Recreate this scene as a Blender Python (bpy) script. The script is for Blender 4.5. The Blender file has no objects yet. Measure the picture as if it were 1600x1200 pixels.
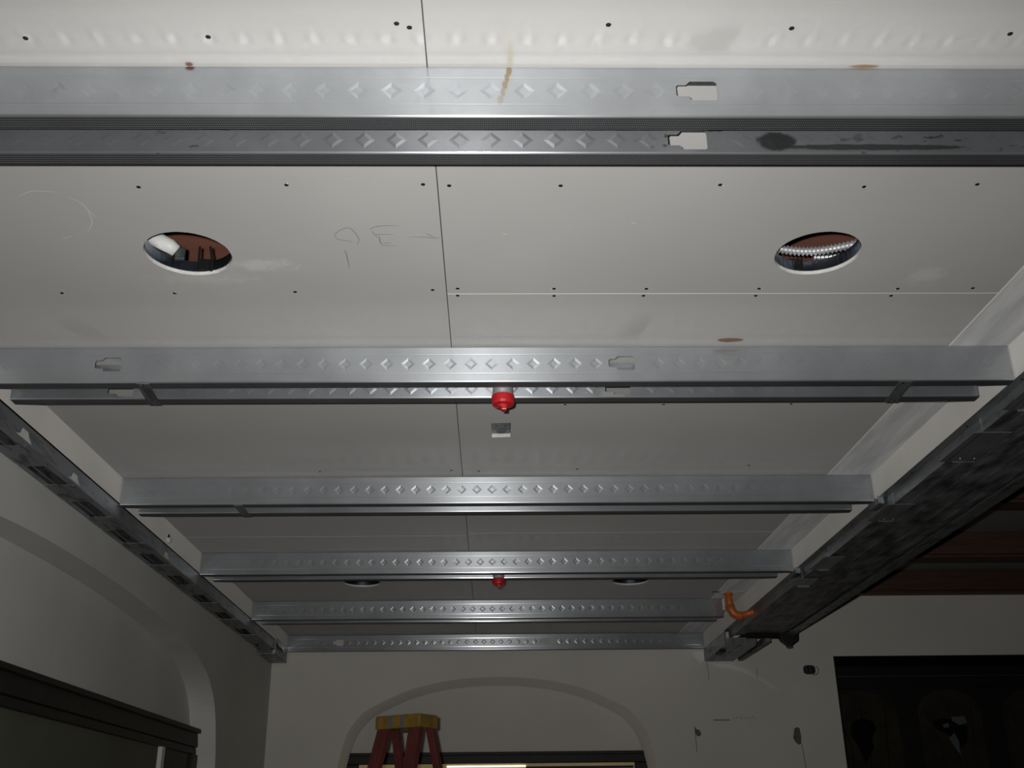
import bpy, math, random
from mathutils import Vector, Matrix
from mathutils.geometry import tessellate_polygon
random.seed(7)
sc = bpy.context.scene
COL = sc.collection
Z0 = 1.5                       # eye height of the photographer above the floor

# ------------------------------------------------------------------ camera, world, flash, exposure
def basis(pitch, yaw, roll):
    r0 = Vector((math.cos(yaw), -math.sin(yaw), 0)); y1 = Vector((math.sin(yaw), math.cos(yaw), 0)); z = Vector((0, 0, 1))
    f = y1*math.cos(pitch) + z*math.sin(pitch); u0 = -y1*math.sin(pitch) + z*math.cos(pitch)
    r = r0*math.cos(roll) - u0*math.sin(roll); u = r0*math.sin(roll) + u0*math.cos(roll)
    return r, u, f
RT, UP, FW = basis(0.4011, 0.0209, 0.0113)
def frame(loc):
    m = Matrix(((RT.x, UP.x, -FW.x, loc.x), (RT.y, UP.y, -FW.y, loc.y), (RT.z, UP.z, -FW.z, loc.z), (0, 0, 0, 1)))
    return m
cam = bpy.data.cameras.new('camera'); cam.sensor_width = 36; cam.lens = 1642.76*36/1600; cam.clip_start = 0.02
camo = bpy.data.objects.new('camera', cam); COL.objects.link(camo); camo.matrix_world = frame(Vector((0, 0, Z0)))
sc.camera = camo
w = bpy.data.worlds.new('world'); sc.world = w; w.use_nodes = True
w.node_tree.nodes['Background'].inputs[0].default_value = (0.75, 0.85, 1.0, 1); w.node_tree.nodes['Background'].inputs[1].default_value = 0.0
fl = bpy.data.lights.new('camera_flash', 'AREA'); fl.shape = 'RECTANGLE'; fl.size = 0.032; fl.size_y = 0.02
fl.energy = 16.4; fl.spread = math.radians(105); fl.color = (1.0, 0.985, 0.96)
flo = bpy.data.objects.new('camera_flash', fl); COL.objects.link(flo)
flo.matrix_world = frame(Vector((0, 0, Z0)) - RT*0.045 + UP*0.035)
vs = sc.view_settings; vs.view_transform = 'Standard'; vs.look = 'None'; vs.gamma = 1; vs.use_curve_mapping = False; vs.exposure = 0.0
sc.cycles.caustics_reflective = True; sc.cycles.blur_glossy = 0.0; sc.cycles.sample_clamp_indirect = 60
sc.cycles.max_bounces = 4; sc.cycles.diffuse_bounces = 2; sc.cycles.glossy_bounces = 3; sc.cycles.use_adaptive_sampling = False
sc.cycles.use_guiding = True; sc.cycles.use_surface_guiding = True; sc.cycles.guiding_training_samples = 64   # finds the light thrown back by the steel

# ------------------------------------------------------------------ materials
def sock(nt, node, name, v):
    s = node.inputs[name] if not isinstance(name, int) else node.inputs[name]
    if isinstance(v, bpy.types.NodeSocket): nt.links.new(v, s)
    elif hasattr(s.default_value, '__len__') and not isinstance(v, (int, float)):
        v = tuple(v); s.default_value = v + (1,) if len(s.default_value) == 4 and len(v) == 3 else v
    else: s.default_value = v
def nd(nt, typ, props=None, **ins):
    n = nt.nodes.new(typ)
    for k, v in (props or {}).items(): setattr(n, k, v)
    for k, v in ins.items():
        key = int(k[1:]) if k[0] == 'i' and k[1:].isdigit() else k.replace('_', ' ')
        sock(nt, n, key, v)
    return n
def mth(nt, op, a, b=0.0): return nd(nt, 'ShaderNodeMath', {'operation': op}, i0=a, i1=b).outputs[0]
def mixc(nt, f, a, b):
    n = nt.nodes.new('ShaderNodeMix'); n.data_type = 'RGBA'
    sock(nt, n, 0, f); sock(nt, n, 6, a); sock(nt, n, 7, b); return n.outputs[2]
def noise(nt, vec, scale, detail=4, rough=0.55, dist=0.0):
    return nd(nt, 'ShaderNodeTexNoise', None, Vector=vec, Scale=scale, Detail=detail, Roughness=rough, Distortion=dist).outputs['Fac']
def ramp(nt, v, a, b, lo=0.0, hi=1.0):
    n = nd(nt, 'ShaderNodeMapRange', {'interpolation_type': 'SMOOTHSTEP'}, i0=v, i1=a, i2=b, i3=lo, i4=hi); return n.outputs[0]
def stretch(nt, vec, s):
    return nd(nt, 'ShaderNodeVectorMath', {'operation': 'MULTIPLY'}, i0=vec, i1=s).outputs[0]
def blob(nt, pos, c, r, wob, shared):
    d = nd(nt, 'ShaderNodeVectorMath', {'operation': 'SUBTRACT'}, i0=pos, i1=c).outputs[0]
    d = nd(nt, 'ShaderNodeVectorMath', {'operation': 'DIVIDE'}, i0=d, i1=r).outputs[0]
    l = nd(nt, 'ShaderNodeVectorMath', {'operation': 'LENGTH'}, i0=d).outputs['Value']
    l = mth(nt, 'ADD', l, mth(nt, 'MULTIPLY', mth(nt, 'SUBTRACT', shared, 0.5), wob*2))
    return l
def mat(name, col, rough=0.7, metal=0.0, var=0.06, vscale=3.0, vstretch=(1, 1, 1), col2=None, bump=0.0, bscale=200.0, bstretch=(1, 1, 1),
        stains=(), aniso=0.0, tangent=None, drough=0.0, spec=0.3, extra=None, emit=None):
    m = bpy.data.materials.new(name); m.use_nodes = True; nt = m.node_tree
    p = nt.nodes['Principled BSDF']
    pos = nd(nt, 'ShaderNodeNewGeometry').outputs['Position']
    sp = stretch(nt, pos, vstretch)
    n1 = noise(nt, sp, vscale, 5)
    c2 = col2 or tuple(c*(1-var*3) for c in col)
    c = mixc(nt, ramp(nt, n1, 0.3, 0.7), col, c2)
    shared = noise(nt, pos, 48, 3) if stains else None
    for (ce, ra, sc_, st, wob, ns, edge) in stains:
        l = blob(nt, pos, (ce[0], ce[1], ce[2]+Z0), ra, wob, shared)
        c = mixc(nt, ramp(nt, l, 1.0, 1.0-edge, 0.0, st), c, sc_)
    if extra: c = extra(nt, pos, c, p)
    sock(nt, p, 'Base Color', c); p.inputs['Roughness'].default_value = rough; p.inputs['Metallic'].default_value = metal
    p.inputs['Specular IOR Level'].default_value = spec; p.inputs['Diffuse Roughness'].default_value = drough
    if aniso:
        p.inputs['Anisotropic'].default_value = aniso
        sock(nt, p, 'Tangent', nd(nt, 'ShaderNodeCombineXYZ', None, i0=tangent[0], i1=tangent[1], i2=tangent[2]).outputs[0])
    if bump and not p.inputs['Normal'].is_linked:
        b = nd(nt, 'ShaderNodeBump', None, Strength=bump, Distance=0.002, Height=noise(nt, stretch(nt, pos, bstretch), bscale, 3)).outputs[0]
        sock(nt, p, 'Normal', b)
    if emit:
        sock(nt, p, 'Emission Color', emit[0]); p.inputs['Emission Strength'].default_value = emit[1]
    return m
H = 1.0746; CZ = H + Z0
RUST = (0.16, 0.06, 0.02); MUD = (0.66, 0.655, 0.635)
def chalk(nt, pos, c, p):                                    # plaster dust wiped over the paper, in patches of its own
    a = ramp(nt, noise(nt, stretch(nt, pos, (1, 1.6, 1)), 2.3, 2), 0.5, 0.75)
    s = ramp(nt, noise(nt, stretch(nt, pos, (5, 16, 5)), 3.2, 6, 0.7, 0.6), 0.58, 0.76)
    return mixc(nt, mth(nt, 'MULTIPLY', mth(nt, 'MULTIPLY', a, s), 0.38), c, MUD)
M = {}
M['drywall'] = mat('drywall_paper', (0.455, 0.449, 0.436), 0.75, var=0.02, vscale=2.0, drough=0.25, spec=0.2, extra=chalk, stains=(
    ((-0.458, 1.287, H), (0.008, 0.008, 0.02), RUST, 0.85, 0.5, 90, 0.6), ((0.57, 1.288, H), (0.03, 0.006, 0.02), (0.26, 0.13, 0.04), 0.8, 0.5, 60, 0.6),
    ((0.571, 2.268, H), (0.036, 0.014, 0.02), (0.20, 0.09, 0.045), 0.9, 0.3, 45, 0.3), ((1.206, 2.249, H), (0.016, 0.012, 0.02), (0.14, 0.065, 0.035), 0.9, 0.4, 60, 0.4),
    ((0.030, 1.262, H), (0.007, 0.05, 0.02), (0.37, 0.34, 0.25), 0.45, 0.4, 30, 0.8),
    ((-0.47, 1.905, H), (0.09, 0.035, 0.02), MUD, 0.45, 0.8, 25, 0.9), ((-0.60, 1.96, H), (0.16, 0.03, 0.02), MUD, 0.25, 0.9, 25, 0.9),
    ((0.92, 1.95, H), (0.05, 0.06, 0.02), MUD, 0.35, 0.9, 30, 0.9), ((-0.02, 2.665, H), (0.02, 0.008, 0.02), MUD, 0.9, 0.6, 80, 0.3)))
M['gypsum'] = mat('gypsum_core', (0.82, 0.81, 0.77), 0.9, var=0.05, vscale=60, bump=0.3, bscale=300)
M['strip'] = mat('drywall_side', (0.68, 0.66, 0.62), 0.75, var=0.03, vscale=3, drough=0.6, spec=0.2)
M['mud'] = mat('joint_compound', (0.42, 0.42, 0.43), 0.55, var=0.0, col2=(0.58, 0.58, 0.585), vscale=2.6, vstretch=(9, 1.2, 1), drough=0.6, spec=0.3)
M['seam'] = mat('seam_shadow_gap', (0.10, 0.10, 0.10), 0.9)
def galv(name, col, rough, aniso, blot=0.0, tang=(0, 0, 1), stains=(), knurl=None, spang=0.0, dirt=0.0, roll=(1, 0.02, 0.012), lobes=((0.50, 0.13, 0.9), (0.52, 0.10, 0.22)), bm=0.4):
    def ex(nt, pos, c, p):
        if blot:
            n = noise(nt, stretch(nt, pos, (1, 1, 2.2)), 26, 3, 0.5)
            g = ramp(nt, noise(nt, pos, 3.0, 1), 0.46, 0.6)
            c = mixc(nt, mth(nt, 'MULTIPLY', mth(nt, 'MULTIPLY', ramp(nt, n, 0.60, 0.64), g), blot), c, (0.10, 0.105, 0.11))
        if dirt:
            n = noise(nt, stretch(nt, pos, (9, 2, 9)), 4, 5, 0.65, 0.5)
            c = mixc(nt, mth(nt, 'MULTIPLY', ramp(nt, n, 0.48, 0.64), dirt), c, (0.08, 0.082, 0.085))
        if knurl:
            sx, sy, sz = nd(nt, 'ShaderNodeSeparateXYZ', None, i0=pos).outputs[:3]
            ax, ay = (sx, sy) if knurl == 'x' else (sy, sx)
            a = mth(nt, 'SINE', mth(nt, 'MULTIPLY', ax, 2*math.pi/0.0029)); b = mth(nt, 'SINE', mth(nt, 'MULTIPLY', ay, 2*math.pi/0.0055))
            h = mth(nt, 'MULTIPLY', mth(nt, 'ADD', a, 1.0), mth(nt, 'ADD', b, 1.0))
            c = mixc(nt, ramp(nt, h, 0.8, 3.2), mixc(nt, 0.55, c, (0.0, 0.0, 0.0)), c)
            sock(nt, p, 'Normal', nd(nt, 'ShaderNodeBump', None, Strength=0.6, Distance=0.0006, Height=h).outputs[0])
        else:
            pass
        return c
    m = mat(name, col, 0.52, bm, var=0.05, vscale=7, stains=stains, aniso=0.5, tangent=roll, extra=ex)
    m.node_tree.nodes['Principled BSDF'].inputs['Anisotropic Rotation'].default_value = 0.25
    nt = m.node_tree; p = nt.nodes['Principled BSDF']; out = next(n for n in nt.nodes if n.type == 'OUTPUT_MATERIAL')
    tan = nd(nt, 'ShaderNodeCombineXYZ', None, i0=roll[0], i1=roll[1], i2=roll[2]).outputs[0]
    cur = p.outputs[0]
    for wt, rx, rz in lobes:                                  # rolled-steel sheen: narrow along the rolling, wide across it
        r_ = math.sqrt(rx*rz)
        sh = nd(nt, 'ShaderNodeBsdfAnisotropic', {'distribution': 'GGX'}, Roughness=r_, Anisotropy=1-rx/r_)
        nt.links.new(p.inputs['Base Color'].links[0].from_socket, sh.inputs['Color'])
        if p.inputs['Normal'].is_linked: nt.links.new(p.inputs['Normal'].links[0].from_socket, sh.inputs['Normal'])
        nt.links.new(tan, sh.inputs['Tangent'])
        mx = nd(nt, 'ShaderNodeMixShader', None, i0=wt); nt.links.new(cur, mx.inputs[1]); nt.links.new(sh.outputs[0], mx.inputs[2]); cur = mx.outputs[0]
    nt.links.new(mx.outputs[0], out.inputs[0])
    return m
DRIP = tuple(((0.029-0.0155*t, 1.29, H-0.004-0.062*t), (0.0055, 0.02, 0.012), (0.33, 0.25, 0.10), 0.85*(1-0.75*abs(t-0.2)), 0.5, 60, 0.6) for t in (0.08, 0.3, 0.5, 0.72, 0.95))
ST = (0.66, 0.69, 0.725)
M['web'] = galv('galvanized_web', ST, 0.5, 0.5)
M['web_drip'] = galv('galvanized_web_with_drip', tuple(c*0.88 for c in ST), 0.25, 0.55, stains=DRIP + (((-0.457, 1.29, H-0.003), (0.01, 0.02, 0.008), RUST, 0.8, 0.5, 90, 0.6),))
M['web_oily'] = galv('galvanized_web_oil_spots', (0.54, 0.56, 0.585), 0.25, 0.55, blot=0.75, stains=(
    ((0.452, 1.384, 1.004), (0.034, 0.02, 0.02), (0.10, 0.105, 0.11), 0.9, 0.35, 60, 0.25),
    ((0.60, 1.384, 0.993), (0.17, 0.02, 0.0065), (0.12, 0.125, 0.13), 0.85, 0.3, 40, 0.3)))
M['flange'] = galv('galvanized_flange_knurled', (0.34, 0.35, 0.365), 0.38, 0.4, tang=(0, 1, 0), knurl='x', bm=0.8, lobes=((0.35, 0.2, 0.7),))
M['steel'] = galv('galvanized_strip_steel', (0.40, 0.42, 0.44), 0.4, 0.4, tang=(1, 0, 0), roll=(0.02, 1, 0.012), dirt=0.35, bm=0.55, lobes=((0.35, 0.2, 0.7),))
M['steel_dirty'] = galv('galvanized_steel_grimy', (0.34, 0.36, 0.375), 0.5, 0.2, tang=(1, 0, 0), roll=(0.02, 1, 0.012), dirt=0.7, bm=0.55, lobes=((0.35, 0.2, 0.7),))
M['chrome'] = mat('threaded_steel', (0.68, 0.69, 0.71), 0.36, 0.6, spec=0.5)
M['ring'] = mat('light_collar_steel', (0.22, 0.25, 0.30), 0.35, 1.0, var=0.1, vscale=15)
M['screw'] = mat('black_screw', (0.02, 0.02, 0.022), 0.8, 0.0, spec=0.1)
M['bright_screw'] = mat('zinc_screw', (0.85, 0.86, 0.88), 0.2, 1.0)
M['red'] = mat('red_plastic', (0.62, 0.02, 0.025), 0.35, var=0.05, spec=0.5)
M['orange'] = mat('orange_pipe_plastic', (0.62, 0.15, 0.03), 0.35, var=0.08, spec=0.5)
M['brownwood'] = mat('brown_old_wood', (0.30, 0.125, 0.085), 0.75, var=0.05, vscale=4, vstretch=(1, 8, 8))
M['beamwood'] = mat('dark_stained_beam', (0.115, 0.062, 0.042), 0.6, var=0.1, vscale=5, vstretch=(1, 8, 8), bump=0.2, bscale=40)
M['blackwood'] = mat('black_stained_wood', (0.020, 0.017, 0.015), 0.5, var=0.12, vscale=8, vstretch=(3, 3, 3))
M['tarwood'] = mat('blackened_timber', (0.20, 0.208, 0.212), 0.5, var=0.0, col2=(0.045, 0.046, 0.048), vscale=3.2, vstretch=(6, 2.2, 6), bump=0.5, bscale=12, bstretch=(4, 1.5, 4), spec=0.4)
M['plaster'] = mat('wall_plaster', (0.82, 0.795, 0.735), 0.85, var=0.02, vscale=1.6, drough=0.7, spec=0.2)
M['plaster_left'] = mat('wall_plaster_left', (0.74, 0.74, 0.705), 0.8, var=0.04, vscale=1.5, drough=0.0, spec=0.25)
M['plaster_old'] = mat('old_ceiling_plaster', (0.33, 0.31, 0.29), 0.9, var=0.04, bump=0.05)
M['floor'] = mat('floor_boards_brown', (0.10, 0.075, 0.055), 0.6, var=0.08, vscale=3, vstretch=(1, 6, 1))
M['yellow'] = mat('yellow_ladder_cap', (0.40, 0.255, 0.05), 0.5, var=0.1, vscale=25)
M['ladder_red'] = mat('red_fiberglass', (0.20, 0.055, 0.048), 0.5, var=0.1, vscale=14, vstretch=(1, 1, 0.4))
M['ladder_grey'] = mat('ladder_tape_grey', (0.20, 0.22, 0.24), 0.5)
M['alu'] = mat('aluminium_step', (0.6, 0.6, 0.6), 0.4, 1.0)
M['pencil'] = mat('pencil_line', (0.17, 0.165, 0.16), 0.8)
M['scratch'] = mat('chalky_scratch', (0.85, 0.85, 0.83), 0.9)
M['patch'] = mat('bare_grey_patch', (0.20, 0.185, 0.165), 0.9, var=0.1, vscale=30)
M['patch_brown'] = mat('brown_torn_paper', (0.24, 0.15, 0.10), 0.9, var=0.1, vscale=30)
M['wipe'] = mat('pale_plaster_wipe', (0.92, 0.90, 0.85), 0.9, var=0.03, vscale=12)
M['white'] = mat('white_cable_plastic', (0.78, 0.79, 0.77), 0.45, var=0.03)
M['black'] = mat('black_plastic', (0.012, 0.012, 0.013), 0.5)
M['boxmetal'] = mat('dark_box_steel', (0.13, 0.15, 0.15), 0.5, 0.8, var=0.1, vscale=40)
M['olive_glass'] = mat('olive_stained_glass', (0.055, 0.045, 0.030), 0.5, var=0.12, vscale=9, spec=0.1)
M['teal_glass'] = mat('pale_teal_glass', (0.14, 0.17, 0.165), 0.6, spec=0.1)
M['black_glass'] = mat('black_glass_piece', (0.006, 0.006, 0.006), 0.7, spec=0.1)
M['green_pane'] = mat('greenish_pane', (0.16, 0.165, 0.13), 0.6, var=0.05, vscale=3, spec=0.05)
M['lit_pane'] = mat('lit_warm_pane', (0.45, 0.33, 0.16), 0.4, var=0.15, vscale=9, emit=((1.0, 0.72, 0.32), 0.08))
M['glow_sash'] = mat('glowing_sash_edge', (0.9, 0.85, 0.7), 0.4, emit=((1.0, 0.9, 0.68), 1.3))  # glow put into the sash edge for a bright line; no lamp there

# ------------------------------------------------------------------ mesh helpers
class MB:
    def __init__(s): s.v = []; s.f = []
    def add(s, vs, fs):
        b = len(s.v); s.v += [tuple(x) for x in vs]; s.f += [tuple(i+b for i in f) for f in fs]; return s
    def box(s, x0, x1, y0, y1, z0, z1):
        return s.add([(x0, y0, z0), (x1, y0, z0), (x1, y1, z0), (x0, y1, z0), (x0, y0, z1), (x1, y0, z1), (x1, y1, z1), (x0, y1, z1)],
                     [(0, 3, 2, 1), (4, 5, 6, 7), (0, 1, 5, 4), (1, 2, 6, 5), (2, 3, 7, 6), (3, 0, 4, 7)])
    def prism(s, loops, axis, a0, a1, caps=(1, 1)):
        """loops: outline and holes as 2-D points; extruded along axis from a0 to a1"""
        def P(p, a):
            if axis == 'z': return (p[0], p[1], a)
            if axis == 'y': return (p[0], a, p[1])
            return (a, p[0], p[1])
        flat = [p for l in loops for p in l]; n = len(flat)
        tris = tessellate_polygon([[Vector((p[0], p[1], 0)) for p in l] for l in loops])
        vs = [P(p, a0) for p in flat] + [P(p, a1) for p in flat]
        fs = ([tuple(t) for t in tris] if caps[0] else []) + ([tuple(i+n for i in t[::-1]) for t in tris] if caps[1] else [])
        k = 0
        for l in loops:
            m = len(l)
            for i in range(m):
                j = (i+1) % m; fs.append((k+i, k+j, k+j+n, k+i+n))
            k += m
        return s.add(vs, fs)
    def tube(s, path, r, seg=10, cap=True):
        path = [Vector(p) for p in path]; rr = r if hasattr(r, '__len__') else [r]*len(path)
        vs = []; fs = []; up = None
        for i, p in enumerate(path):
            t = (path[min(i+1, len(path)-1)] - path[max(i-1, 0)]).normalized()
            if up is None: up = t.orthogonal().normalized()
            up = (up - t*up.dot(t)).normalized(); sd = t.cross(up)
            for k in range(seg):
                a = 2*math.pi*k/seg; vs.append(p + (up*math.cos(a) + sd*math.sin(a))*rr[i])
        for i in range(len(path)-1):
            for k in range(seg):
                j = (k+1) % seg; fs.append((i*seg+k, i*seg+j, (i+1)*seg+j, (i+1)*seg+k))
        if cap: fs += [tuple(range(seg))[::-1], tuple(range((len(path)-1)*seg, len(path)*seg))]
        return s.add(vs, fs)
    def lathe(s, prof, c, seg=28):
        n = len(prof); vs = []; fs = []
        for k in range(seg):
            a = 2*math.pi*k/seg
            for r, z in prof: vs.append((c[0]+r*math.cos(a), c[1]+r*math.sin(a), z))
        for k in range(seg):
            j = (k+1) % seg
            for i in range(n-1): fs.append((k*n+i, j*n+i, j*n+i+1, k*n+i+1))
        if prof[0][0] > 1e-6: fs.append(tuple(k*n for k in range(seg))[::-1])
        if prof[-1][0] > 1e-6: fs.append(tuple(k*n+n-1 for k in range(seg)))
        return s.add(vs, fs)
    def build(s, name, m, parent=None, fix=True, smooth=False, solid=0.0, bevel=0.0):
        me = bpy.data.meshes.new(name); me.from_pydata(s.v, [], s.f); me.update()
        if fix:
            import bmesh
            bm = bmesh.new(); bm.from_mesh(me); bmesh.ops.recalc_face_normals(bm, faces=bm.faces); bm.to_mesh(me); bm.free()
        me.materials.append(m if not isinstance(m, str) else M[m])
        o = bpy.data.objects.new(name, me); COL.objects.link(o)
        if parent: o.parent = parent; o.matrix_parent_inverse = Matrix.Translation(-Vector(parent.location)) if not parent.rotation_euler.z else Matrix()
        if smooth:
            for p in me.polygons: p.use_smooth = True
        if solid:
            d = o.modifiers.new('sheet', 'SOLIDIFY'); d.thickness = solid; d.offset = 0
        if bevel:
            d = o.modifiers.new('edge', 'BEVEL'); d.width = bevel; d.segments = 2; d.limit_method = 'ANGLE'
        return o
def tag(o, label=None, cat=None, group=None, kind=None):
    if label: o['label'] = label
    if cat: o['category'] = cat
    if group: o['group'] = group
    if kind: o['kind'] = kind
    return o
def empty(name, loc, label=None, cat=None, group=None, kind=None):
    o = bpy.data.objects.new(name, None); COL.objects.link(o); o.location = loc; o.empty_display_size = 0.05
    return tag(o, label, cat, group, kind)
def circle(cx, cy, r, n=40, wob=0.0):
    return [(cx+(r+random.uniform(-wob, wob))*math.cos(2*math.pi*k/n), cy+(r+random.uniform(-wob, wob))*math.sin(2*math.pi*k/n)) for k in range(n)]
def Zs(z): return z + Z0

# ------------------------------------------------------------------ the room shell
XL, XR, SEAM, YW = -1.210, 1.258, -0.097, 6.39
tag(MB().box(-1.9, 5.2, -2.6, 7.4, -0.1, 0.0).build('floor', 'floor'), 'dark brown wooden floor below the frame', kind='structure')

# far wall with arched niche and the wide opening at right
half = [(0.925, -1.5), (0.925, 0.15), (0.918, 0.30), (0.895, 0.42), (0.865, 0.52), (0.82, 0.59), (0.76, 0.648), (0.67, 0.695), (0.55, 0.748), (0.42, 0.787), (0.28, 0.814), (0.14, 0.828), (0, 0.832)]
AC = 0.025
def smooth(pts, n=5):
    P = [Vector(p) for p in pts]; Q = [P[0], P[1]]
    for i in range(1, len(P)-1):
        p0, p1, p2 = P[max(i-1, 1)], P[i], P[i+1]; p3 = P[i+2] if i+2 < len(P) else Vector((-P[i][0], P[i][1]))
        for k in range(1, n+1):
            t = k/n; Q.append(0.5*((2*p1)+(p2-p0)*t+(2*p0-5*p1+4*p2-p3)*t*t+(3*p1-p0-3*p2+p3)*t**3))
    return [tuple(q) for q in Q]
half = smooth(half)
arch = [(AC-x, Zs(z)) for x, z in half] + [(AC+x, Zs(z)) for x, z in half[::-1][1:]]
outline = [(-1.56, 0.0)] + arch + [(2.035, 0.0), (2.035, Zs(0.937)), (4.3, Zs(0.937)), (4.3, 0.0), (5.1, 0.0), (5.1, Zs(1.46)), (-1.56, Zs(1.46))]
wall_back = tag(MB().prism([outline], 'y', YW, YW+0.42).build('wall_back', 'plaster'), 'pale plaster far wall with an arched niche', kind='structure')
MB().prism([[(AC-1.0, 0.0), (AC+1.0, 0.0), (AC+1.0, Zs(0.95)), (AC-1.0, Zs(0.95))]], 'y', YW+0.42, YW+0.50).build('niche_panel', 'plaster', wall_back)
# left wall with a wide shallow arched recess
lh = [(1.77, -1.5), (1.77, 0.10), (1.765, 0.30), (1.70, 0.48), (1.62, 0.583), (1.48, 0.665), (1.28, 0.722), (1.05, 0.755), (0.85, 0.775), (0.60, 0.792), (0.35, 0.801), (0, 0.805)]
LC = 3.50; lh = smooth(lh)
larch = [(LC-a, Zs(z)) for a, z in lh] + [(LC+a, Zs(z)) for a, z in lh[::-1][1:]]
lout = [(-2.5, 0.0)] + larch + [(YW+0.02, 0.0), (YW+0.02, Zs(1.46)), (-2.5, Zs(1.46))]
wall_left = tag(MB().prism([lout], 'x', -1.305, -1.425).build('wall_left', 'plaster_left'), 'grey plaster left wall with a wide arched recess', kind='structure')
MB().box(-1.56, -1.425, -2.5, YW+0.02, 0.0, Zs(1.46)).build('recess_panel', 'plaster_left', wall_left)
tag(MB().box(5.1, 5.2, -2.5, 7.3, 0, Zs(1.46)).build('wall_right', 'plaster'), 'plaster wall closing the neighbouring room', kind='structure')
tag(MB().box(-1.56, 5.1, -2.6, -2.5, 0, Zs(1.46)).build('wall_front', 'plaster'), 'plaster wall behind the photographer', kind='structure')
# the old ceiling: plaster and beams in the next room, brown boards above the new drywall
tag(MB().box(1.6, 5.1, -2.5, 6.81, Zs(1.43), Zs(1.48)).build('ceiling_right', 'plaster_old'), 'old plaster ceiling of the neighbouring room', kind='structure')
cu = empty('ceiling_upper', (0, 0, Zs(1.30)), 'old brown board ceiling seen through the light holes', kind='structure')
for k in range(9):
    MB().box(-1.3, 1.6, -2.5+k*0.99, -2.5+k*0.99+0.986, Zs(1.30)+0.002*(k % 2), Zs(1.34)).build('plank', 'brownwood', cu)
for yb, lab in ((3.37, 'dark stained wooden ceiling beam, mostly hidden above the steel edge at right'), (4.38, 'dark stained wooden ceiling beam nearest the camera in the room at right'),
                (5.39, 'dark stained wooden ceiling beam, middle one in the room at right'), (6.30, 'dark stained wooden ceiling beam lying along the top of the far wall')):
    b = empty('ceiling_beam', (3.4, yb, Zs(1.295)), lab, 'beam', 'old wooden ceiling beams')
    y1 = min(yb+0.15, YW)
    MB().box(1.63, 5.1, yb, y1, Zs(1.31), Zs(1.43)).build('timber', 'beamwood', b, bevel=0.006)
    MB().box(1.63, 5.1, yb+0.012, y1-(0.012 if y1 < YW else 0), Zs(1.295), Zs(1.31)).build('soffit_board', 'beamwood', b, bevel=0.004)

# ------------------------------------------------------------------ the new drywall ceiling: boards, screws, marks
ceiling = empty('ceiling', (0, 0, CZ), 'new grey drywall ceiling with screws and seams', kind='structure')
TH = 0.0127; g = 0.0011
HOLES = [(-0.611, 1.859), (0.665, 1.859), (-0.611, 4.92), (0.650, 4.92)]; HR = 0.0864
SLOT = [(-0.001, 2.822), (0.054, 2.820), (0.0545, 2.936), (0.000, 2.940)]
def inside(p, b): return b[0] < p[0] < b[1] and b[2] < p[1] < b[3]
BO = [(XL, SEAM-g, -2.4, 4.07-g), (XL, SEAM-g, 4.07+g, YW), (SEAM+g, XR, -2.4, 2.03-g), (SEAM+g, XR, 2.03+g, 4.035-g), (SEAM+g, XR, 4.035+g, YW)]
boards = []
for b in BO:
    hs = [circle(h[0], h[1], HR, 48, 0.0006) for h in HOLES if inside(h, b)]
    if inside(SLOT[0], b): hs.append(SLOT)
    out = [(b[0], b[2]), (b[1], b[2]), (b[1], b[3]), (b[0], b[3])]
    o = MB().prism([out]+hs, 'z', CZ, CZ+TH).build('drywall_board', 'drywall', ceiling)
    o.data.materials.append(M['gypsum'])
    for p in o.data.polygons:
        if abs(p.normal.z) < 0.5: p.material_index = 1                 # cut edges show white gypsum
    boards.append(o)
# chamfered white paper lip along the cross seams, dark backing in the joints
MB().box(SEAM-0.02, SEAM+0.02, -2.4, YW, CZ+0.006, CZ+0.0115).build('joint_backing', 'seam', ceiling)
for x0, x1, y in ((SEAM+0.003, 1.114, 2.03), (-0.75, SEAM-0.003, 4.07), (0.86, 1.25, 4.035)):
    MB().add([(x0, y-0.0010, CZ+0.0006), (x1, y-0.0010, CZ+0.0006), (x1, y+0.0008, CZ-0.0003), (x0, y+0.0008, CZ-0.0003)], [(0, 1, 2, 3)]).build('board_lip', 'strip', ceiling, solid=0.0006)
MB().box(1.114, XR, -2.4, YW, CZ-0.0012, CZ).build('joint_tape', 'mud', ceiling)
MB().box(1.112, 1.1152, -2.4, YW, CZ-0.0016, CZ-0.0002).build('tape_edge', 'strip', ceiling)
for x, a0, a1 in ((XL, XL-TH, XL), (XR, XR, XR+TH)):
    MB().box(a0, a1, -2.4, YW, Zs(0.985), CZ+TH).build('drywall_strip', 'strip', ceiling)
SCREWS = [(-0.681, 1.231), (-0.414, 1.227), (-0.136, 1.198), (-0.118, 1.206), (0.171, 1.199), (0.44, 1.205), (0.767, 1.215), (-0.636, 1.618), (-0.369, 1.611), (-0.123, 1.609), (-0.076, 1.613), (0.126, 1.613), (0.416, 1.61), (0.681, 1.616), (0.886, 1.608), (-0.925, 2.024), (-0.684, 2.025), (-0.424, 2.02), (-0.127, 2.012), (-0.073, 2.006), (-0.074, 2.038), (0.135, 2.007), (0.137, 2.04), (0.335, 2.008), (0.333, 2.04), (0.58, 2.008), (0.58, 2.041), (0.883, 2.009), (0.88, 2.042), (1.047, 2.007), (0.201, 2.679), (0.473, 2.681), (0.826, 2.68), (-0.557, 3.255), (-0.132, 3.249), (-0.043, 3.257), (0.276, 3.242), (0.828, 3.211), (1.187, 3.216)]
sm = None
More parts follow.
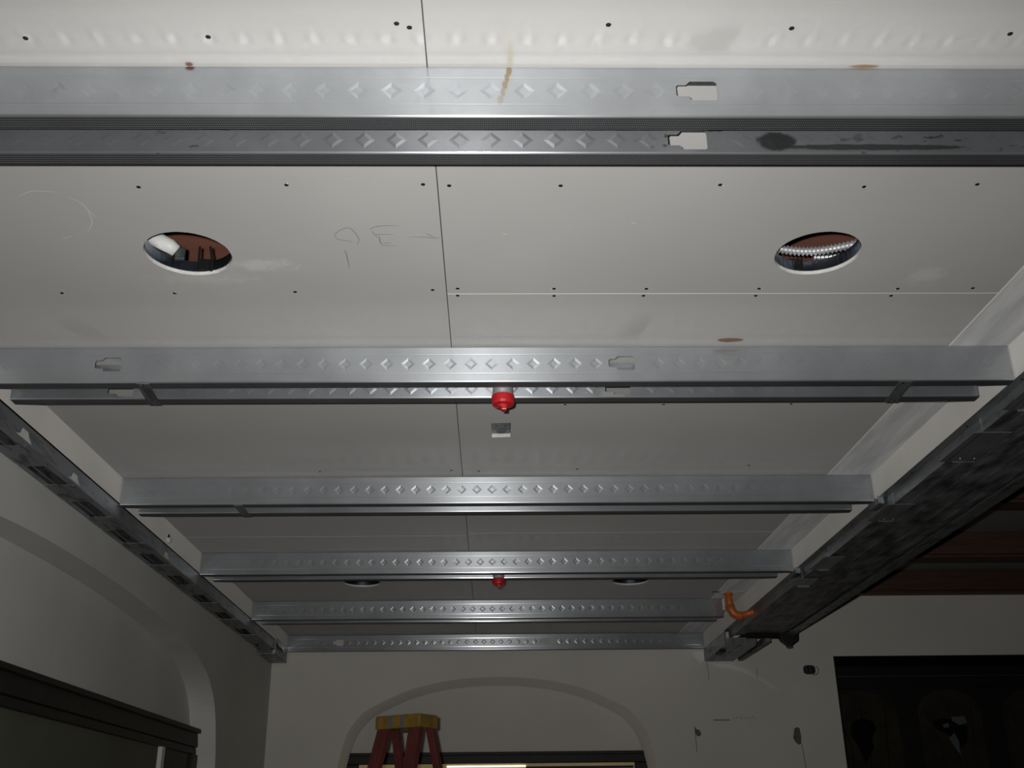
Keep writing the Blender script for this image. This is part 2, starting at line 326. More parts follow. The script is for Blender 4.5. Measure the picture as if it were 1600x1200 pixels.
for (x, y) in SCREWS:
    par = next(o for o, b in zip(boards, BO) if inside((x, y), b))
    if sm is None:
        s = MB().lathe([(0.0, -0.0005), (0.0036, -0.0008), (0.0041, -0.0003), (0.0041, 0.001)], (0, 0), 10).build('screw', 'screw', smooth=True)
        sm = s.data
    else:
        s = bpy.data.objects.new('screw', sm); COL.objects.link(s)
    s.location = (x, y, CZ); s.parent = par
    par_inv = Matrix.Translation(-Vector(ceiling.location)) if False else Matrix()
    s.matrix_parent_inverse = par_inv
    if random.random() < 0.35:                                         # torn paper fluff beside the screw
        a = random.uniform(0, 6.28)
        MB().add([(x+0.0016*math.cos(a+t)+0.0052*math.cos(a), y+0.0016*math.sin(a+t)+0.0052*math.sin(a), CZ-0.0006) for t in (0, 1.3, 2.4, 3.7, 5)], [(0, 1, 2, 3, 4)]).build('paper_fluff', 'gypsum', par, solid=0.0005)
def ribbon(pts, w, z, name, m, par):
    P = [Vector((a, b)) for a, b in pts]; vs = []; fs = []
    Q = []
    for i in range(len(P)-1):                                          # smooth the stroke a little
        p0, p1, p2, p3 = P[max(i-1, 0)], P[i], P[i+1], P[min(i+2, len(P)-1)]
        for t in (0, 0.25, 0.5, 0.75): Q.append(0.5*((2*p1)+(p2-p0)*t+(2*p0-5*p1+4*p2-p3)*t*t+(3*p1-p0-3*p2+p3)*t**3))
    Q.append(P[-1])
    for i, q in enumerate(Q):
        t = (Q[min(i+1, len(Q)-1)]-Q[max(i-1, 0)]); t = t.normalized() if t.length else Vector((1, 0)); nrm = Vector((-t.y, t.x))
        k = w*(0.4+0.6*math.sin(math.pi*(i+0.5)/len(Q)))
        vs += [(q.x+nrm.x*k/2, q.y+nrm.y*k/2, z), (q.x-nrm.x*k/2, q.y-nrm.y*k/2, z)]
    for i in range(len(Q)-1): fs.append((2*i, 2*i+1, 2*i+3, 2*i+2))
    return MB().add(vs, fs).build(name, m, par, fix=False)
for pts in ([(-0.308, 1.791), (-0.303, 1.778), (-0.292, 1.765), (-0.276, 1.757), (-0.268, 1.769), (-0.263, 1.785), (-0.261, 1.803), (-0.267, 1.82)],
            [(-0.308, 1.792), (-0.3, 1.801), (-0.288, 1.805), (-0.273, 1.809)], [(-0.236, 1.764), (-0.226, 1.755), (-0.209, 1.75), (-0.177, 1.75)],
            [(-0.231, 1.767), (-0.23, 1.778), (-0.225, 1.782), (-0.21, 1.782), (-0.191, 1.783)],
            [(-0.228, 1.783), (-0.224, 1.792), (-0.22, 1.792), (-0.22, 1.807), (-0.217, 1.822), (-0.204, 1.825), (-0.189, 1.823)],
            [(-0.215, 1.816), (-0.198, 1.814)], [(-0.161, 1.791), (-0.135, 1.792), (-0.111, 1.796), (-0.102, 1.794)], [(-0.128, 1.778), (-0.111, 1.794)],
            [(-0.294, 1.841), (-0.293, 1.867), (-0.294, 1.915)]):
    ribbon(pts, 0.0013, CZ-0.0003, 'pencil_mark', 'pencil', boards[0])
for pts in ([(-0.864, 1.65), (-0.835, 1.632), (-0.809, 1.632), (-0.786, 1.635)], [(-0.774, 1.65), (-0.758, 1.67), (-0.753, 1.693), (-0.747, 1.722)],
            [(-0.754, 1.696), (-0.757, 1.721), (-0.763, 1.744), (-0.781, 1.771)], [(-0.84, 1.798), (-0.817, 1.788)], [(-0.48, 1.88), (-0.468, 1.884)], [(-0.455, 1.885), (-0.445, 1.892)],
            [(0.02, 1.78), (0.032, 1.781)], [(0.27, 1.74), (0.28, 1.741)]):
    ribbon(pts, 0.0016, CZ-0.0003, 'scribed_line', 'scratch', boards[0] if pts[0][0] < 0 else boards[2])
# hanger clip inside the small rectangular cut-out
hc = empty('hanger_clip', (0.027, 2.86, CZ+0.01), 'small grey metal hanger clip in the rectangular ceiling cut-out', 'bracket')
MB().box(0.0005, 0.0525, 2.826, 2.908, CZ+0.0005, CZ+0.002).build('plate', 'ring', hc)
MB().box(0.002, 0.051, 2.866, 2.873, CZ-0.0005, CZ+0.0005).build('ridge', 'boxmetal', hc)
for xx in (0.013, 0.039): MB().lathe([(0.003, CZ), (0.003, CZ+0.002)], (xx, 2.845), 10).build('bolt_hole', 'black', hc)
MB().prism([[(0.012, 2.88), (0.042, 2.88), (0.036, 2.903), (0.018, 2.903)]], 'z', CZ-0.001, CZ+0.0005).build('tongue', 'boxmetal', hc)

# ------------------------------------------------------------------ steel studs across the ceiling
WH = 0.092; FD = 0.032; PIT = 0.05
KO = [(-0.975, -0.875, -0.912), (0.275, 0.375, 0.312)]
def ko_loop(xc):
    L = [(-0.031, 0.008), (-0.0285, 0.0105), (-0.016, 0.0105), (-0.012, 0.0145), (-0.010, 0.0175), (0.027, 0.0175), (0.031, 0.0140), (0.031, -0.0150), (0.028, -0.0175), (-0.007, -0.0175), (-0.0105, -0.0145), (-0.012, -0.0100), (-0.0285, -0.0100), (-0.031, -0.0075)]
    return [(xc+a, -0.0426+b) for a, b in L]
def stud(x0, x1, y, ztop, sign, kos, label, webm='web', flm='flange', wh=WH, zc=-0.0450):
    """C stud: web faces the camera (-y), flanges run away from it; sign>0 presses the diamonds away from the camera"""
    t = empty('steel_stud', ((x0+x1)/2, y, ztop), label, 'stud', 'galvanized studs across the ceiling')
    b = MB(); e = 0.00046*sign
    def cr(z): return [(z+0.0016, 0.0), (z, 0.00022*sign), (z-0.0016, 0.0)]
    r = 0.003
    rows = [(-r, 0.0)] + cr(-0.0215) + [(zc+0.019, 0.0)]
    rows2 = [(zc-0.019, 0.0)] + (cr(-0.0705) if zc > -0.05 else []) + [(-wh+r, 0.0)]
    def strip(rs, xa, xb):
        vs = []; fs = []
        for z, d in rs: vs += [(xa, y+d, ztop+z), (xb, y+d, ztop+z)]
        for i in range(len(rs)-1): fs.append((2*i, 2*i+1, 2*i+3, 2*i+2))
        b.add(vs, fs)
    bend = [(-wh+r, 0.0)] + [(-wh+r-r*math.sin(a), r-r*math.cos(a)) for a in (0.4, 0.8, 1.2, math.pi/2)]
    bendt = [(-r+r*math.sin(a), r-r*math.cos(a)) for a in (math.pi/2, 1.0, 0.5)] + [(-r, 0.0)]
    strip(rows, x0, x1); strip(rows2, x0, x1); strip(bend, x0, x1); strip(bendt, x0, x1)
    zt, zb, zm = ztop+zc+0.019, ztop+zc-0.019, ztop+zc
    x = x0
    def flat(xa, xb): b.add([(xa, y, zt), (xb, y, zt), (xb, y, zb), (xa, y, zb)], [(0, 1, 2, 3)])
    c0 = math.ceil((x0+PIT/2)/PIT-1e-6); cs = [k*PIT for k in range(c0, int(math.floor((x1-PIT/2)/PIT+1e-6))+1)]
    holes = [k for k in KO if kos and k[0] > x0 and k[1] < x1]
    flat(x0, cs[0]-PIT/2); flat(cs[-1]+PIT/2, x1)
    for c in cs:
        if any(k[0] < c < k[1] for k in holes): continue
        w2, h2, w1, h1 = 0.0168, 0.0158, 0.0088, 0.0082
        O = [(c-PIT/2, zt), (c+PIT/2, zt), (c+PIT/2, zb), (c-PIT/2, zb)]
        D = [(c, zm+h2), (c+w2, zm), (c, zm-h2), (c-w2, zm)]; I = [(c, zm+h1), (c+w1, zm), (c, zm-h1), (c-w1, zm)]
        vs = [(a, y, q) for a, q in O] + [(a, y, q) for a, q in D] + [(a, y+e*1.0, q) for a, q in I] + [(c, y+e*0.95, zm)]
        b.add(vs, [(0, 1, 4), (1, 5, 4), (1, 2, 5), (2, 6, 5), (2, 3, 6), (3, 7, 6), (3, 0, 7), (0, 4, 7),
                   (4, 5, 9, 8), (5, 6, 10, 9), (6, 7, 11, 10), (7, 4, 8, 11), (8, 9, 12), (9, 10, 12), (10, 11, 12), (11, 8, 12)])
    for ka, kb, kc in holes:
        # opening with a tab, bridging the flat zone; a little taller than the diamond band
        lo = ko_loop(kc); out = [(ka, zc+0.019), (kb, zc+0.019), (kb, zc-0.019), (ka, zc-0.019)]
        sc_ = 1.0
        lp = [(q[0], zc+0.0005+(q[1]+0.0426)*sc_) for q in lo]
        flatp = [Vector((p[0], p[1], 0)) for p in out+lp]
        tr = tessellate_polygon([flatp[:4], flatp[4:]])
        b.add([(p.x, y, ztop+p.y) for p in flatp], [tuple(q) for q in tr])
    b.build('web', webm, t, solid=0.0008)
    for nm, zf in (('bottom_flange', ztop-wh), ('top_flange', ztop)):
        s_ = 1 if nm[0] == 'b' else -1
        f = MB(); ys = [(y+r, zf), (y+FD-0.001, zf), (y+FD, zf+0.001*s_), (y+FD, zf+0.008*s_)]
        vs = []; fs = []
        for yy, zz in ys: vs += [(x0, yy, zz), (x1, yy, zz)]
        for i in range(3): fs.append((2*i, 2*i+1, 2*i+3, 2*i+2))
        f.add(vs, fs).build(nm, flm, t, solid=0.0008)
    return t
YB = [1.290, 2.300, 3.309, 4.319, 5.328]; ZT = CZ-0.0012
OR = ['first', 'second', 'third', 'fourth', 'fifth']
for i, yb in enumerate(YB):
    xa, xb = XL+0.003, XR-0.003
    stud(xa, 1.165 if i == 4 else xb, yb, ZT, 1, i < 2, 'galvanized steel stud with pressed diamonds, front one of the %s pair from the camera' % OR[i], 'web_drip' if i == 0 else 'web')
    ya = yb+(0.092 if i == 0 else 0.100)
    stud(-1.178, 1.15 if i == 4 else 1.212, ya, ZT, -1, i < 2, 'galvanized steel stud with pressed diamonds, rear one of the %s pair from the camera' % OR[i], 'web_oily' if i == 0 else 'web', zc=-0.0680 if i < 2 else -0.0450)
stud(XL+0.003, XR-0.003, 6.337, ZT, -1, True, 'single galvanized steel stud lying along the top of the arched far wall')
def strap(x, w, y, sk, label):
    t = empty('steel_strap', (x, y, CZ-WH-0.003), label, 'strap', 'short steel straps under the stud pairs')
    z = ZT-WH-0.0012
    MB().prism([[(x-w/2, y+0.001), (x+w/2, y+0.001), (x+w/2+sk, y+0.132), (x-w/2+sk, y+0.132)]], 'z', z-0.0012, z).build('plate', 'steel_dirty', t)
    for dx, yy in ((-0.004, y+0.01), (0.004+sk, y+0.122)):
        MB().lathe([(0.0, z-0.0032), (0.003, z-0.0026), (0.0042, z-0.0012)], (x+dx, yy), 10).build('screw', 'bright_screw', t)
strap(-0.825, 0.03, 2.300, -0.01, 'small dark steel strap under the second stud pair, at its left end')
strap(0.992, 0.032, 2.300, 0.01, 'small dark steel strap under the second stud pair, at its right end')
strap(-0.825, 0.028, 3.309, 0.0, 'small dark steel strap under the third stud pair, at its left end')

# ------------------------------------------------------------------ sprinkler stubs with red caps
for (x, y, lab) in ((0.027, 2.362, 'threaded steel sprinkler stub with large red plastic cap, nearer one'), (0.026, 4.382, 'threaded steel sprinkler stub with small red plastic cap, farther one')):
    t = empty('sprinkler_stub', (x, y, CZ), lab, 'sprinkler stub', 'capped sprinkler stubs')
    prof = [(0.0225, CZ+0.02)]
    z = Zs(1.02)
    prof.append((0.0225, z))
    while z > Zs(0.968):
        prof += [(0.0250, z-0.0012), (0.0222, z-0.0035)]; z -= 0.0046
    prof.append((0.0225, Zs(0.962)))
    MB().lathe(prof, (x, y), 28).build('pipe', 'chrome', t, smooth=False)
    cap = MB().lathe([(0.0245, Zs(0.971)), (0.0275, Zs(0.970)), (0.0275, Zs(0.953)), (0.0258, Zs(0.947)), (0.020, Zs(0.9455)), (0.0, Zs(0.945))], (x, y), 28).build('cap', 'red', t, smooth=False)
    lg = MB().box(x-0.004, x+0.009, y-0.010, y+0.010, Zs(0.932), Zs(0.946)); lg.build('lug', 'red', cap, bevel=0.002)
    MB().lathe([(0.014, Zs(0.947)), (0.0125, Zs(0.940)), (0.0, Zs(0.940))], (x, y), 16).build('boss', 'red', cap)

# ------------------------------------------------------------------ recessed light housings above the holes
LAB = ['recessed light collar with white cable elbow in the near left ceiling hole', 'recessed light collar in the near right ceiling hole', 'recessed light collar in the far left ceiling hole', 'recessed light collar in the far right ceiling hole']
for i, (hx, hy) in enumerate(HOLES):
    t = empty('recessed_light', (hx, hy, CZ+TH), LAB[i], 'light fitting', 'recessed light collars')
    b = MB(); n = 40; r = HR-0.0022; zb, zt = CZ+0.0075, CZ+0.031
    vs = []; fs = []
    for k in range(n):
        a = 2*math.pi*k/n
        for rr, z in ((r, zb), (r, zt), (r+0.002, zt), (r+0.002, zb)): vs.append((hx+rr*math.cos(a), hy+rr*math.sin(a), z))
    for k in range(n):
        j = (k+1) % n
        for q in range(4): fs.append((k*4+q, j*4+q, j*4+(q+1) % 4, k*4+(q+1) % 4))
    b.add(vs, fs).build('collar', 'ring', t)
    if i < 2:
        cx = hx+(0.012 if i == 0 else -0.02); cy = hy+HR-0.001
        MB().box(cx-0.017, cx+0.016, cy-0.004, cy, CZ+0.010, CZ+0.036).build('clip', 'black', t, bevel=0.001)
        if i == 0:
            for dx, bend in ((-0.014, 0.0), (0.014, 0.006)):
                MB().tube([(cx+dx, cy-0.005, CZ+0.006), (cx+dx, cy-0.007, CZ+0.03), (cx+dx-bend, cy-0.010, CZ+0.062)], 0.0028, 6).build('clip_wire', 'black', t)
        for k in range(5):
            MB().box(cx-0.015+k*0.0065, cx-0.012+k*0.0065, cy-0.006, cy-0.003, CZ+0.013, CZ+0.032).build('clip_rib', 'black', t)
    if i >= 2:
        s = 1 if i == 2 else 1
        MB().box(hx-0.005, hx+0.05, hy+0.0845, hy+0.0848, CZ+0.010, CZ+0.033).build('foil_tag', 'wipe', t)
# white cable elbow in the left hole
t = empty('cable_connector', (-0.665, 1.87, CZ+0.04), 'white plastic cable connector resting in the near left ceiling hole', 'connector')
MB().tube([(-0.715, 1.897, CZ+0.066), (-0.700, 1.897, CZ+0.060), (-0.682, 1.898, CZ+0.052), (-0.664, 1.902, CZ+0.044), (-0.652, 1.908, CZ+0.036)], [0.011, 0.015, 0.0165, 0.0155, 0.013], 14).build('elbow', 'white', t, smooth=True)
MB().box(-0.655, -0.634, 1.908, 1.916, CZ+0.018, CZ+0.046).build('clamp_plate', 'boxmetal', t, bevel=0.002)
# flexible conduit in the right hole
t = empty('flexible_conduit', (0.665, 1.91, CZ+0.03), 'ribbed flexible metal conduit crossing the near right ceiling hole', 'conduit')
pth = []; rad = []
N = 150
for k in range(N+1):
    u = k/N; x = 0.555+0.215*u; y = 1.912+0.012*math.sin(u*math.pi); z = CZ+0.056-0.012*math.sin(u*math.pi)
    pth.append((x, y, z)); rad.append(0.0085+0.0022*math.cos(2*math.pi*k/6))
MB().tube(pth, rad, 12).build('armour', 'chrome', t)
pth = [(p[0]+0.03, p[1]+0.02, p[2]-0.004) for p in pth]
MB().tube(pth[70:], [r*0.55 for r in rad[70:]], 8).build('inner_coil', 'chrome', t)

# ------------------------------------------------------------------ left edge: rail against the wall
lr = empty('steel_rail', (-1.255, 3.5, Zs(0.935)), 'long grimy steel rail with screwed plates along the left wall', 'rail')
zt, zb = Zs(0.990), Zs(0.937)
# inner web with two torn knockouts
loop = [(-0.5, zt), (-0.5, zb), (5.975, zb), (5.975, zt)]
def kl(yc, zc, s=1.0): return [(yc+a*s, zc+b*s) for a, b in ((-0.045, -0.012), (-0.02, -0.004), (-0.012, 0.012), (0.02, 0.012), (0.03, 0.0), (0.05, -0.012))]
kos = [kl(2.575, Zs(0.956)), kl(2.93, Zs(0.953), 0.9), kl(3.86, Zs(0.952), 0.8)]
MB().prism([loop], 'x', XL-0.0012, XL).build('inner_web', 'steel', lr)
for kk in kos: MB().prism([kk], 'x', XL, XL+0.0008).build('plaster_splat', 'wipe', lr)
MB().box(-1.304, -1.302, -0.5, 5.975, zb, zt+0.05).build('wall_web', 'steel_dirty', lr)
MB().box(-1.302, XL-0.0012, -0.5, 5.975, zt-0.004, zt-0.0014).build('shade_plate', 'tarwood', lr)  # dark sheet added so the rail's openings look shaded inside
MB().box(XL-0.022, XL-0.0012, -0.5, 5.975, zb, zb+0.0012).build('inner_flange', 'steel', lr)
MB().box(XL-0.022, XL-0.0012, -0.5, 5.975, zt-0.0012, zt).build('upper_flange', 'steel', lr)
MB().box(-1.302, -1.286, -0.5, 5.975, zb, zb+0.0012).build('outer_flange', 'steel', lr)
MB().box(-1.2835, -1.279, -0.5, 5.975, zb+0.010, zb+0.0112).build('lip', 'chrome', lr)
WIN = [2.52, 2.86, 3.20, 3.53, 3.86, 4.21, 4.58, 4.97, 5.40, 5.85]
prev = 2.18
edges = [1.5, 1.84, 2.18] + WIN
for a, bb in zip(edges[:-1], edges[1:]):
    y0, y1 = a+0.085, bb-0.085
    rot = random.uniform(-0.004, 0.004)
    MB().prism([[(XL-0.001, y0+rot), (XL-0.001, y1+rot), (-1.300, y1-rot), (-1.300, y0-rot)]], 'z', zb-0.0022, zb-0.0004).build('plate', 'steel_dirty', lr)
    for xx, yy in ((XL-0.012, y1-0.012), (-1.294, y0+0.012), (-1.294, y1-0.02)):
        MB().lathe([(0.0, zb-0.0046), (0.0028, zb-0.004), (0.004, zb-0.0022)], (xx, yy), 8).build('screw', 'bright_screw', lr)
# end piece near the far wall
re = empty('rail_end_bracket', (-1.25, 6.2, Zs(0.93)), 'dull steel end bracket of the left rail beside the far wall', 'bracket')
MB().box(-1.30, XL+0.001, 5.98, 6.33, Zs(0.914), Zs(0.918)).build('foot_plate', 'steel_dirty', re)
MB().box(XL-0.002, XL+0.002, 5.98, 6.33, Zs(0.914), Zs(1.005)).build('side_plate', 'steel', re)
MB().add([(XL+0.003, 5.98, Zs(0.995)), (XL+0.012, 6.05, Zs(0.985)), (XL+0.003, 6.20, Zs(0.995)), (XL+0.016, 6.00, Zs(0.960)), (XL+0.020, 6.08, Zs(0.955)), (XL+0.006, 6.22, Zs(0.955))],
         [(0, 1, 4, 3), (1, 2, 5, 4)]).build('crumpled_flap', 'chrome', re, solid=0.001)
# small pipe end poking through the left drywall strip
t = empty('pipe_end', (XL, 3.856, Zs(1.012)), 'small white pipe end poking out of the left drywall strip', 'pipe')
MB().tube([(XL-0.02, 3.856, Zs(1.010)), (XL+0.014, 3.85, Zs(1.006))], 0.010, 12).build('stub', 'white', t)
MB().prism([circle(3.866, Zs(1.018), 0.015, 14)], 'x', XL+0.0003, XL+0.0012).build('cut_hole', 'black', t)

# ------------------------------------------------------------------ right edge: header beam with steel edges
hb = empty('header_beam', (1.43, 3.3, Zs(0.95)), 'blackened timber header beam with streaked underside along the right side', 'beam')
MB().box(1.290, 1.562, -1.5, 5.70, Zs(0.952), Zs(1.30)).build('timber', 'tarwood', hb, bevel=0.004)
for k, x in enumerate((1.335, 1.40, 1.47, 1.53)):
    MB().box(x, x+0.012+0.008*(k % 2), -1.5, 5.69-0.05*k, Zs(0.9505), Zs(0.952)).build('batten', 'tarwood', hb, bevel=0.001)
es = empty('edge_stud', (1.59, 3.3, Zs(0.945)), 'dark steel edge stud along the outer right edge of the header', 'stud')
MB().box(1.562, 1.612, -1.5, 5.70, Zs(0.943), Zs(0.945)).build('flange', 'steel_dirty', es)
MB().box(1.610, 1.612, -1.5, 5.70, Zs(0.945), Zs(1.30)).build('web', 'steel_dirty', es)
for yy in (2.98, 3.62, 4.3, 4.9):
    MB().lathe([(0.0, Zs(0.940)), (0.003, Zs(0.941)), (0.0042, Zs(0.943))], (1.572, yy), 8).build('screw', 'bright_screw', es)
tr = empty('steel_track', (1.28, 3.3, Zs(0.95)), 'galvanized steel track along the inner right edge below the drywall strip', 'track')
MB().box(XR-0.001, 1.286, -0.5, 5.775, Zs(0.984), Zs(0.9855)).build('flange', 'steel', tr)
MB().box(1.2845, 1.286, -0.5, 5.775, Zs(0.947), Zs(0.984)).build('leg', 'steel', tr)
for yy in (2.30, 2.62, 3.02, 3.6, 4.5):
    MB().lathe([(0.0, Zs(0.9815)), (0.003, Zs(0.9822)), (0.004, Zs(0.984))], (1.274, yy), 8).build('screw', 'screw', tr)
# gusset plates screwed below the track and the timber
def gusset(y0, y1, x1, label, lip=0.014):
    t = empty('gusset_plate', (1.32, (y0+y1)/2, Zs(0.944)), label, 'plate', 'bent steel gusset plates along the right header')
    MB().box(1.262, x1, y0, y1, Zs(0.9440), Zs(0.9456)).build('plate', 'steel', t, bevel=0.0006)
    MB().box(1.2820, 1.2838, y0, y1, Zs(0.9440), Zs(0.983)).build('upstand', 'steel', t)
    MB().box(1.30, x1, y1-0.002, y1, Zs(0.944-lip*0.25), Zs(0.944)).build('bent_lip', 'steel', t)
    for xx in (1.31, x1-0.012):
        MB().lathe([(0.0, Zs(0.9408)), (0.003, Zs(0.9415)), (0.0042, Zs(0.944))], (xx, y1-0.03), 8).build('screw', 'bright_screw', t)
gusset(2.22, 2.40, 1.40, 'bent steel gusset plate on the right header, nearest the camera', 0.02)
gusset(2.56, 2.80, 1.362, 'bent steel gusset plate on the right header, second from the camera', 0.006)
gusset(3.22, 3.42, 1.352, 'bent steel gusset plate on the right header, level with the third stud pair', 0.006)
gusset(3.92, 4.14, 1.345, 'bent steel gusset plate on the right header, between third and fourth stud pairs', 0.010)
gusset(4.30, 4.44, 1.350, 'bent steel gusset plate on the right header, beside the fourth stud pair', 0.022)
# corner blocks where the studs die into the header
for i in (2, 3):
    t = empty('corner_clip', (XR+0.01, YB[i]+0.02, Zs(0.98)), 'dark angled corner clip at the right end of the %s stud pair' % OR[i], 'clip', 'corner clips')
    MB().prism([[(YB[i]-0.035, Zs(0.962)), (YB[i]+0.05, Zs(0.962)), (YB[i]+0.05, Zs(0.998)), (YB[i]-0.005, Zs(0.990))]], 'x', XR-0.006, XR+0.018).build('block', 'steel_dirty', t)
    MB().box(XR-0.004, XR+0.016, YB[i]-0.034, YB[i]-0.032, Zs(0.965), Zs(0.99)).build('tab', 'steel', t)
# metal box at the far end of the header
bx = empty('track_end_box', (1.35, 6.1, Zs(0.91)), 'grey steel box end of the right track against the far wall', 'track')
MB().box(1.262, 1.432, 5.78, YW-0.001, Zs(0.911), Zs(0.9125)).build('bottom_plate', 'steel_dirty', bx)
MB().box(1.262, 1.2635, 5.78, YW-0.001, Zs(0.9125), Zs(0.984)).build('side_plate', 'steel', bx)
MB().box(1.4305, 1.432, 5.78, YW-0.001, Zs(0.9125), Zs(1.02)).build('outer_plate', 'steel_dirty', bx)
MB().box(1.262, 1.432, 5.78, 5.782, Zs(0.9125), Zs(0.95)).build('end_plate', 'steel', bx)
MB().box(1.262, 1.30, 5.95, 6.06, Zs(0.898), Zs(0.911)).build('dark_block', 'black', bx, bevel=0.003)
t = empty('edge_batten', (1.475, 6.0, Zs(0.915)), 'thin black batten running from the header end to the far wall', 'batten')
MB().box(1.462, 1.492, 5.70, YW-0.001, Zs(0.912), Zs(0.945)).build('batten', 'tarwood', t, bevel=0.003)
t = empty('threaded_rod', (1.44, 5.68, Zs(0.952)), 'short black ribbed rod crossing the end of the right header', 'rod')
pr = []; rr = []
for k in range(61):
    pr.append((1.352+0.182*k/60, 5.672, Zs(0.944))); rr.append(0.016+0.002*(k % 2))
MB().tube(pr, rr, 12).build('rod', 'black', t)
t = empty('hanger_bracket', (1.59, 5.70, Zs(0.93)), 'black hexagonal hanger bracket hanging from the header end', 'bracket')
MB().prism([[(1.533, Zs(0.974)), (1.647, Zs(0.968)), (1.642, Zs(0.922)), (1.594, Zs(0.888)), (1.550, Zs(0.922))]], 'y', 5.705, 5.75).build('body', 'black', t, bevel=0.004)
MB().lathe([(0.0, Zs(0.884)), (0.016, Zs(0.886)), (0.018, Zs(0.898))], (1.594, 5.727), 6).build('nut', 'boxmetal', t)
# orange sprinkler pipe with elbow
t = empty('orange_pipe', (1.19, 5.2, CZ), 'orange plastic sprinkler pipe bending from the ceiling into the right header', 'pipe')
pp = [(1.172, 5.2, CZ+0.02), (1.172, 5.2, Zs(1.03)), (1.176, 5.2, Zs(1.005))]
MB().tube(pp, 0.017, 16).build('riser', 'orange', t, smooth=True)
MB().tube([(1.175, 5.2, Zs(1.012)), (1.178, 5.2, Zs(0.992)), (1.188, 5.2, Zs(0.974)), (1.204, 5.2, Zs(0.963)), (1.222, 5.2, Zs(0.960)), (1.232, 5.2, Zs(0.961))], 0.0215, 16).build('elbow', 'orange', t, smooth=True)
MB().tube([(1.229, 5.2, Zs(0.961)), (1.28, 5.2, Zs(0.976)), (1.312, 5.2, Zs(0.990))], 0.016, 16).build('branch', 'orange', t, smooth=True)
MB().lathe([(0.020, CZ-0.014), (0.023, CZ-0.012), (0.023, CZ-0.002), (0.018, CZ)], (1.172, 5.2), 18).build('collar', 'orange', t)
MB().tube([(1.302, 5.2, Zs(0.985)), (1.312, 5.2, Zs(0.990))], 0.019, 14).build('bright_ring', 'bright_screw', t)
for k, lo in enumerate(([(1.10, 5.19), (1.155, 5.18), (1.16, 5.22), (1.12, 5.235)], [(1.185, 5.185), (1.25, 5.17), (1.255, 5.20), (1.20, 5.215)])):
    MB().prism([lo], 'z', CZ-0.0022, CZ-0.0012).build('torn_paper', 'wipe', ceiling)
MB().prism([[(1.085, 5.16), (1.13, 5.165), (1.12, 5.185), (1.09, 5.18)]], 'z', CZ-0.0022, CZ-0.0012).build('torn_hole', 'black', ceiling)
MB().box(1.142, 1.149, 5.205, 5.23, Zs(0.99), Zs(1.045)).build('torn_edge', 'gypsum', ceiling)

# ------------------------------------------------------------------ windows, niche and opening joinery
def framebox(name, parent, x0, x1, y0, y1, z0, z1, m, bevel=0.004): return MB().box(x0, x1, y0, y1, Zs(z0), Zs(z1)).build(name, m, parent, bevel=bevel)
w1 = empty('window_1', (AC, YW+0.41, 0), 'dark framed window with warm light in the arched niche', kind='structure')
yb = YW+0.42
framebox('head_casing', w1, AC-0.922, AC+0.922, yb-0.05, yb-0.001, 0.372, 0.438, 'blackwood')
framebox('head_moulding', w1, AC-0.922, AC+0.922, yb-0.062, yb-0.05, 0.418, 0.438, 'blackwood')
for s in (-1, 1): framebox('jamb', w1, AC+s*0.88-0.042, AC+s*0.88+0.042, yb-0.05, yb-0.001, -0.6, 0.372, 'blackwood')
framebox('pane', w1, AC-0.838, AC+0.838, yb-0.012, yb-0.001, -0.6, 0.372, 'lit_pane', 0)
framebox('sash_edge', w1, -0.28, 0.20, yb-0.03, yb-0.018, 0.352, 0.362, 'glow_sash', 0.002)
framebox('sash_bar', w1, 0.20, AC+0.83, yb-0.03, yb-0.018, 0.340, 0.354, 'blackwood', 0.002)
w2 = empty('window_2', (-1.42, 4.0, 0), 'dark framed window in the arched recess of the left wall', kind='structure')
framebox('head_casing', w2, -1.425, -1.388, 1.74, 5.262, 0.372, 0.452, 'blackwood')
framebox('head_moulding', w2, -1.388, -1.372, 1.74, 5.262, 0.432, 0.452, 'blackwood')
framebox('head_stop', w2, -1.425, -1.396, 1.74, 5.262, 0.340, 0.372, 'blackwood')
framebox('jamb', w2, -1.425, -1.388, 5.168, 5.262, -0.7, 0.340, 'blackwood')
framebox('stile', w2, -1.425, -1.400, 4.78, 5.160, -0.7, 0.340, 'blackwood')
framebox('bright_edge', w2, -1.425, -1.398, 4.72, 4.765, -0.7, 0.352, 'white', 0.002)
framebox('pane', w2, -1.4248, -1.416, 1.75, 4.72, -0.7, 0.340, 'green_pane', 0)
w3 = empty('window_3', (3.1, YW+0.46, 0), 'black opening with leaded stained glass panels at right', kind='structure')
yo = YW+0.42
framebox('head_lining', w3, 2.035, 4.3, YW+0.004, yo, 0.931, 0.9369, 'blackwood', 0)
framebox('jamb_lining', w3, 2.0351, 2.045, YW+0.004, yo, -1.5, 0.931, 'blackwood', 0)
framebox('back_board', w3, 2.0, 4.35, yo+0.06, yo+0.09, -1.5, 1.2, 'blackwood', 0)
framebox('head_rail', w3, 2.045, 4.3, yo-0.005, yo+0.03, 0.868, 0.874, 'boxmetal', 0.001)
framebox('head_board', w3, 2.045, 4.3, yo, yo+0.03, 0.80, 0.931, 'black', 0)
yg = yo+0.05
gl = []
